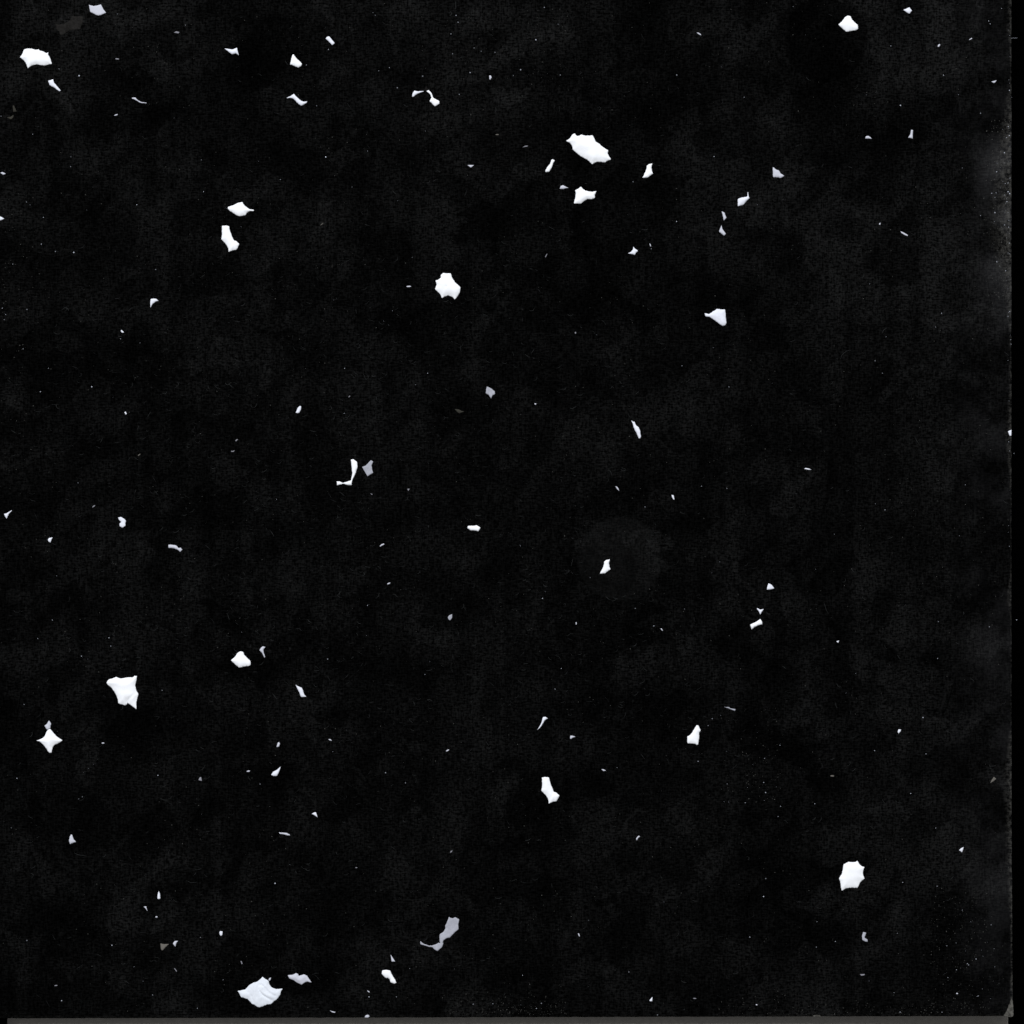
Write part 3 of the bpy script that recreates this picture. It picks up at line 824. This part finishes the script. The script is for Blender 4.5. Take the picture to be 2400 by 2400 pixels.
# grains one can see singly (tile column, tile row, x, y, radius)
SPECKS = [(0,0,533,1258,5),(0,0,535,1184,4),(0,0,1032,1545,5),(0,0,312,1842,7),(0,0,418,1898,6),(0,0,557,1905,8),(0,0,247,1013,4),(0,0,445,521,3),
 (0,0,200,1525,4),(0,0,228,1545,3),(0,0,655,1584,3),(0,0,328,1640,4),(0,0,1520,1207,4),(0,0,1536,1447,4),(0,0,8,877,4),(0,0,885,106,3),(0,0,1400,190,3),(0,0,597,572,8),
 (1,0,1066,662,5),(1,0,1616,548,5),(1,0,1483,406,5),(1,0,1646,362,4),(1,0,1700,386,5),(1,0,1804,395,4),(1,0,1510,116,6),(1,0,1525,168,5),(1,0,926,534,4),(1,0,1007,511,4),
 (1,0,842,1140,4),(1,0,527,1185,7),(1,0,547,373,5),(1,0,1258,575,7),(1,0,1534,712,5),(1,0,883,96,4),(1,0,900,115,4),(1,0,1471,256,4),(1,0,458,798,4),(1,0,380,490,4),(1,0,725,1411,4),
 (2,0,364,566,6),(2,0,180,300,6),(2,0,244,56,4),(2,0,348,183,6),(2,0,1525,1181,6),(2,0,913,1372,4),(2,0,1242,1672,5),(2,0,1051,1877,5),(2,0,65,526,8),(2,0,1243,566,8),(2,0,10,570,4),
 (3,0,1325,567,5),(3,0,1000,795,7),(3,0,1604,855,6),(3,0,1467,1268,4),(3,0,1822,682,5),(3,0,927,347,4),(3,0,1812,1447,6),(3,0,1790,1386,4),(3,0,1825,1462,6),(3,0,1800,1522,4),(3,0,1604,1627,4),(3,0,1709,1672,4),(3,0,190,50,4),(3,0,1763,64,4),(3,0,1665,158,5),(3,0,1676,180,4),(3,0,743,716,3),
 (0,1,175,701,5),(0,1,365,847,4),(0,1,43,442,4),(0,1,32,480,5),(0,1,203,404,5),(0,1,97,61,4),(0,1,305,1024,7),(0,1,693,988,7),(0,1,589,1712,4),(0,1,17,393,4),(0,1,1175,102,4),
 (1,1,669,848,4),(1,1,1295,885,4),(1,1,665,1187,4),(1,1,1030,413,4),(2,1,1283,829,4),(2,1,1430,1737,5),(2,1,1622,1754,4),(2,1,1637,988,6),
 (3,1,1265,536,4),(3,1,1310,432,5),(3,1,809,791,5),(3,1,863,885,4),(3,1,1834,665,4),(3,1,1831,632,4),(3,1,811,1870,4),(3,1,883,1916,4),
 (0,2,822,950,6),(0,2,836,1012,4),(0,2,615,1088,4),(0,2,1223,1345,5),(0,2,428,482,3),(0,2,182,1453,4),(0,2,285,955,4),
 (1,2,1275,1226,4),(1,2,541,1110,5),(1,2,842,706,4),(2,2,230,652,6),(2,2,930,727,5),(2,2,1302,732,4),(2,2,1510,1560,5),(2,2,1480,1612,4),(2,2,372,1180,4),(2,2,325,1337,4),(2,2,1405,1882,5),(2,2,62,255,3),(2,2,590,495,4),(2,2,1070,860,7),
 (3,2,1170,1551,6),(3,2,1286,828,4),(3,2,1280,1105,4),(3,2,500,168,3),(3,2,1445,180,3),(3,2,805,1801,4),(3,2,1192,1826,4),(3,2,1670,867,4),
 (0,3,203,1302,6),(0,3,85,451,5),(0,3,128,78,5),(0,3,845,1338,6),(0,3,622,217,5),(0,3,595,233,4),(0,3,465,1756,7),(0,3,1152,1713,4),(0,3,1080,1609,4),(0,3,1490,1813,4),(0,3,1513,1278,4),(0,3,1192,56,5),
 (1,3,978,36,7),(1,3,1128,112,7),(1,3,1160,1513,4),(1,3,1060,1727,5),(1,3,143,870,7),(1,3,30,121,5),(1,3,853,1727,6),(1,3,1640,1782,6),(1,3,1788,1779,4),
 (2,3,222,1776,6),(2,3,1914,185,6),(2,3,1899,970,7),(2,3,1098,1864,5),(2,3,1624,120,4),(2,3,1760,262,4),(2,3,882,1539,4),(2,3,578,1149,4),(2,3,1795,1276,6),(2,3,1915,834,6),(2,3,80,1564,4),(2,3,185,1814,5),(2,3,1900,110,5),
 (3,3,1277,892,5),(3,3,1077,193,5),(3,3,509,1309,5),(3,3,1422,1523,5),(3,3,1420,1320,5),(3,3,976,1247,4),(3,3,1570,1441,5),(3,3,1266,453,4),(3,3,763,1607,4),(3,3,1017,863,4),(3,3,95,289,5),(3,3,76,366,5),(3,3,951,1695,4),(3,3,353,270,5),(3,3,370,1160,5),(3,3,1505,1476,4),(3,3,1313,1843,5),(3,3,1712,1500,4),(3,3,1358,1582,4),(3,3,997,1842,5),(3,3,365,1352,6)]
for c, r, x, y, s in SPECKS:
    px, py = c * 600 + x / 3.22, r * 600 + y / 3.22
    e = rng.uniform(0.75, 1.5)
    pale.grain(px, py, s * 0.22 * e ** 0.5, s * 0.22 / e ** 0.5, rng.uniform(0, 180), 0.6)


def scatter(g, n, x0, y0, x1, y1, lo, hi, power=2.0, pick=None):
    k = 0
    while k < n:
        px, py = rng.uniform(x0, x1), rng.uniform(y0, y1)
        if not on_board(px, py) or (pick and rng.random() > pick(px, py)):
            continue
        s = lo + (hi - lo) * rng.random() ** power
        e = rng.uniform(1.0, 2.0)
        g.grain(px, py, s * e ** 0.5, s / e ** 0.5, rng.uniform(0, 180), s * 0.4)
        k += 1


def patchy(px, py):
    return max(0.04, min(1.0, 0.5 + 1.5 * noise.noise((px * 0.006, py * 0.006, 2.2))))


scatter(dull, 2600, 0, 0, 2368, 2380, 0.35, 1.1, 2.5, patchy)
scatter(pale, 60, 0, 0, 2368, 2380, 0.35, 0.9, 2.5, patchy)
scatter(dull, 420, 2300, 280, 2369, 700, 0.4, 1.3, 2.0, lambda x, y: ((x - 2295) / 75) ** 2)
scatter(pale, 45, 2310, 300, 2370, 680, 0.4, 1.5, 2.0, lambda x, y: ((x - 2300) / 70) ** 2)
scatter(pale, 30, 2362, 0, 2371, 1300, 0.35, 1.1, 2.0)
scatter(dull, 200, 2180, 2080, 2330, 2380, 0.4, 1.1, 2.0)
scatter(pale, 16, 2210, 2120, 2330, 2380, 0.4, 1.2, 2.0)
scatter(dull, 220, 1050, 2320, 1330, 2380, 0.4, 1.0, 2.0, lambda x, y: ((y - 2310) / 70) ** 2)
scatter(dull, 220, 1680, 2330, 2300, 2380, 0.4, 1.1, 2.0, lambda x, y: ((y - 2320) / 60) ** 2)
scatter(dull, 110, 1690, 1660, 1830, 1880, 0.4, 1.1, 2.0)
scatter(pale, 10, 1680, 1660, 1830, 1880, 0.35, 0.9, 2.0)
scatter(dull, 90, 0, 450, 110, 1000, 0.4, 1.1, 2.0, lambda x, y: 1 - x / 120)
scatter(dull, 130, 1040, 20, 1340, 220, 0.4, 1.0, 2.0)

FIBRES = [(1,0,[(1505,10),(1508,60),(1500,72)]),(1,0,[(1375,55),(1392,36),(1412,34)]),(1,0,[(1455,100),(1470,88),(1478,104),(1462,120)]),(1,0,[(725,862),(724,888)]),
 (1,0,[(1808,812),(1812,828),(1808,848)]),(1,0,[(1566,1668),(1580,1668),(1594,1682)]),(1,0,[(1430,592),(1444,588),(1440,606),(1448,616)]),(1,0,[(1528,445),(1552,432),(1556,428)]),(1,0,[(1760,262),(1780,262),(1784,272),(1770,270)]),
 (2,0,[(314,816),(324,794)]),(2,0,[(1494,858),(1506,844)]),(2,0,[(358,800),(358,838)]),(3,0,[(1310,148),(1318,152),(1316,166)]),(3,0,[(498,796),(516,812)]),
 (0,1,[(1176,634),(1170,642),(1167,662)]),(0,1,[(1022,1764),(1024,1772),(1014,1792)]),(0,1,[(1032,903),(1044,911)]),(0,1,[(470,405),(490,390),(512,396),(518,412)]),
 (3,1,[(860,585),(872,560),(896,542)]),(3,1,[(545,780),(560,745),(595,716),(630,710)]),(3,1,[(1106,1360),(1122,1395),(1152,1436)]),(3,1,[(485,1052),(508,1042)]),
 (0,2,[(1041,1070),(1041,1100)]),(0,2,[(1028,1096),(1056,1098)]),(2,2,[(460,352),(446,408)]),(3,2,[(425,690),(440,740),(458,772)]),
 (1,2,[(1032,622),(1048,622),(1068,642)]),(1,2,[(240,880),(252,890),(268,888)]),(1,2,[(765,828),(776,842),(792,842)]),(1,2,[(390,812),(404,830),(418,832)]),
 (1,2,[(105,960),(122,972),(134,968)]),(1,2,[(300,880),(330,882),(345,898)]),(1,2,[(1290,1420),(1310,1416),(1330,1426)]),(1,2,[(590,1824),(612,1820),(632,1828)]),
 (0,3,[(1028,1152),(1040,1160),(1052,1174)]),(0,3,[(1406,850),(1440,866),(1488,862)]),(0,3,[(1210,232),(1240,242),(1268,242)]),(0,3,[(560,640),(590,655),(648,664)]),(0,3,[(1640,1150),(1690,1148)]),(0,3,[(96,1084),(120,1096),(144,1098)]),
 (1,3,[(755,278),(775,268),(788,266)]),(3,3,[(636,22),(652,14),(660,4)]),(3,3,[(1165,1258),(1182,1284)]),(2,3,[(1248,262),(1266,272),(1280,268)]),(2,3,[(190,550),(204,542),(216,548)])]
for c, r, pts in FIBRES:
    lint.fibre(tile(c, r, pts), 0.55)


def lint_density(px, py):
    d = 0.16
    for cx, cy, rx, ry, a in ((650, 1000, 520, 330, 0.8), (850, 1480, 480, 260, 1.0), (1000, 560, 300, 160, 0.25), (1350, 1560, 330, 240, 0.5), (420, 880, 300, 200, 0.5), (1250, 780, 300, 200, 0.4), (480, 2100, 420, 260, 0.25), (900, 1950, 380, 300, 0.3)):
        d += a * math.exp(-((px - cx) / rx) ** 2 - ((py - cy) / ry) ** 2)
    return min(1.0, d * (0.7 + 0.9 * noise.noise((px * 0.008, py * 0.008, 9.0))))


k = 0
while k < 1900:
    px, py = rng.uniform(5, 2360), rng.uniform(5, 2370)
    if rng.random() > lint_density(px, py):
        continue
    L = rng.uniform(4, 17)
    ang = rng.gauss(0.35, 0.55)
    curve = rng.gauss(-0.09, 0.07)
    pts = [(px, py)]
    for _ in range(4):
        px += math.cos(ang) * L / 4
        py += math.sin(ang) * L / 4
        ang += curve * L / 4
        pts.append((px, py))
    if all(on_board(*p) for p in pts):
        lint.fibre(pts, rng.uniform(0.16, 0.42))
        k += 1

# fine black cracks in the coat near the right edge and at the left edge
for c, r_, pts in ((3, 2, [(1404, 1295), (1388, 1340), (1372, 1395), (1352, 1465), (1330, 1505), (1310, 1535)]),
                   (3, 2, [(1105, 1440), (1150, 1460), (1205, 1488), (1280, 1506), (1312, 1500)]),
                   (3, 2, [(1720, 375), (1716, 405), (1708, 430)]), (0, 2, [(158, 1360), (146, 1440), (134, 1520), (122, 1590)])):
    g = Grains()
    g.fibre(tile(c, r_, pts), 0.7)
    mesh_object('surface_crack', g.v, g.f, MAT['crack'], board)

for nm, g, mat, lab in (('pale_dust', pale, 'dust', 'pale dust grains sprinkled over the black board'),
                        ('dull_dust', dull, 'dustdim', 'dull grey dust sprinkled thickest along the right and bottom edges'),
                        ('lint', lint, 'lint', 'short curled grey lint fibres over the black board')):
    o = mesh_object(nm, g.v, g.f, MAT[mat])
    tag(o, lab, 'lint' if nm == 'lint' else 'dust', None, 'stuff')

# a few grains and hairs lying on the bed beside the board
side = Grains()
zb = BED_Z
side.grain(2390.5, 1061, 1.6, 1.4, 0, 0.8, zb)
side.grain(2397, 1456, 1.8, 1.0, 0, 0.8, zb)
side.grain(2377, 1908, 1.0, 1.0, 0, 0.8, zb)
side.fibre([(2376, 76.5), (2388, 76), (2399, 75.5)], 0.5, zb)
side.fibre([(2372.5, 218), (2380, 218.5), (2385, 216)], 0.5, zb)
side.fibre([(2372, 374), (2378, 374.5)], 0.5, zb)
o = mesh_object('bed_dust', side.v, side.f, MAT['dust'])
tag(o, 'few dust grains and hairs on the shade-dark bed right of the board', 'dust', None, 'stuff')
if any(v > 1 for v in used.values()):
    print('DUPLICATE LABELS', [k for k, v in used.items() if v > 1])
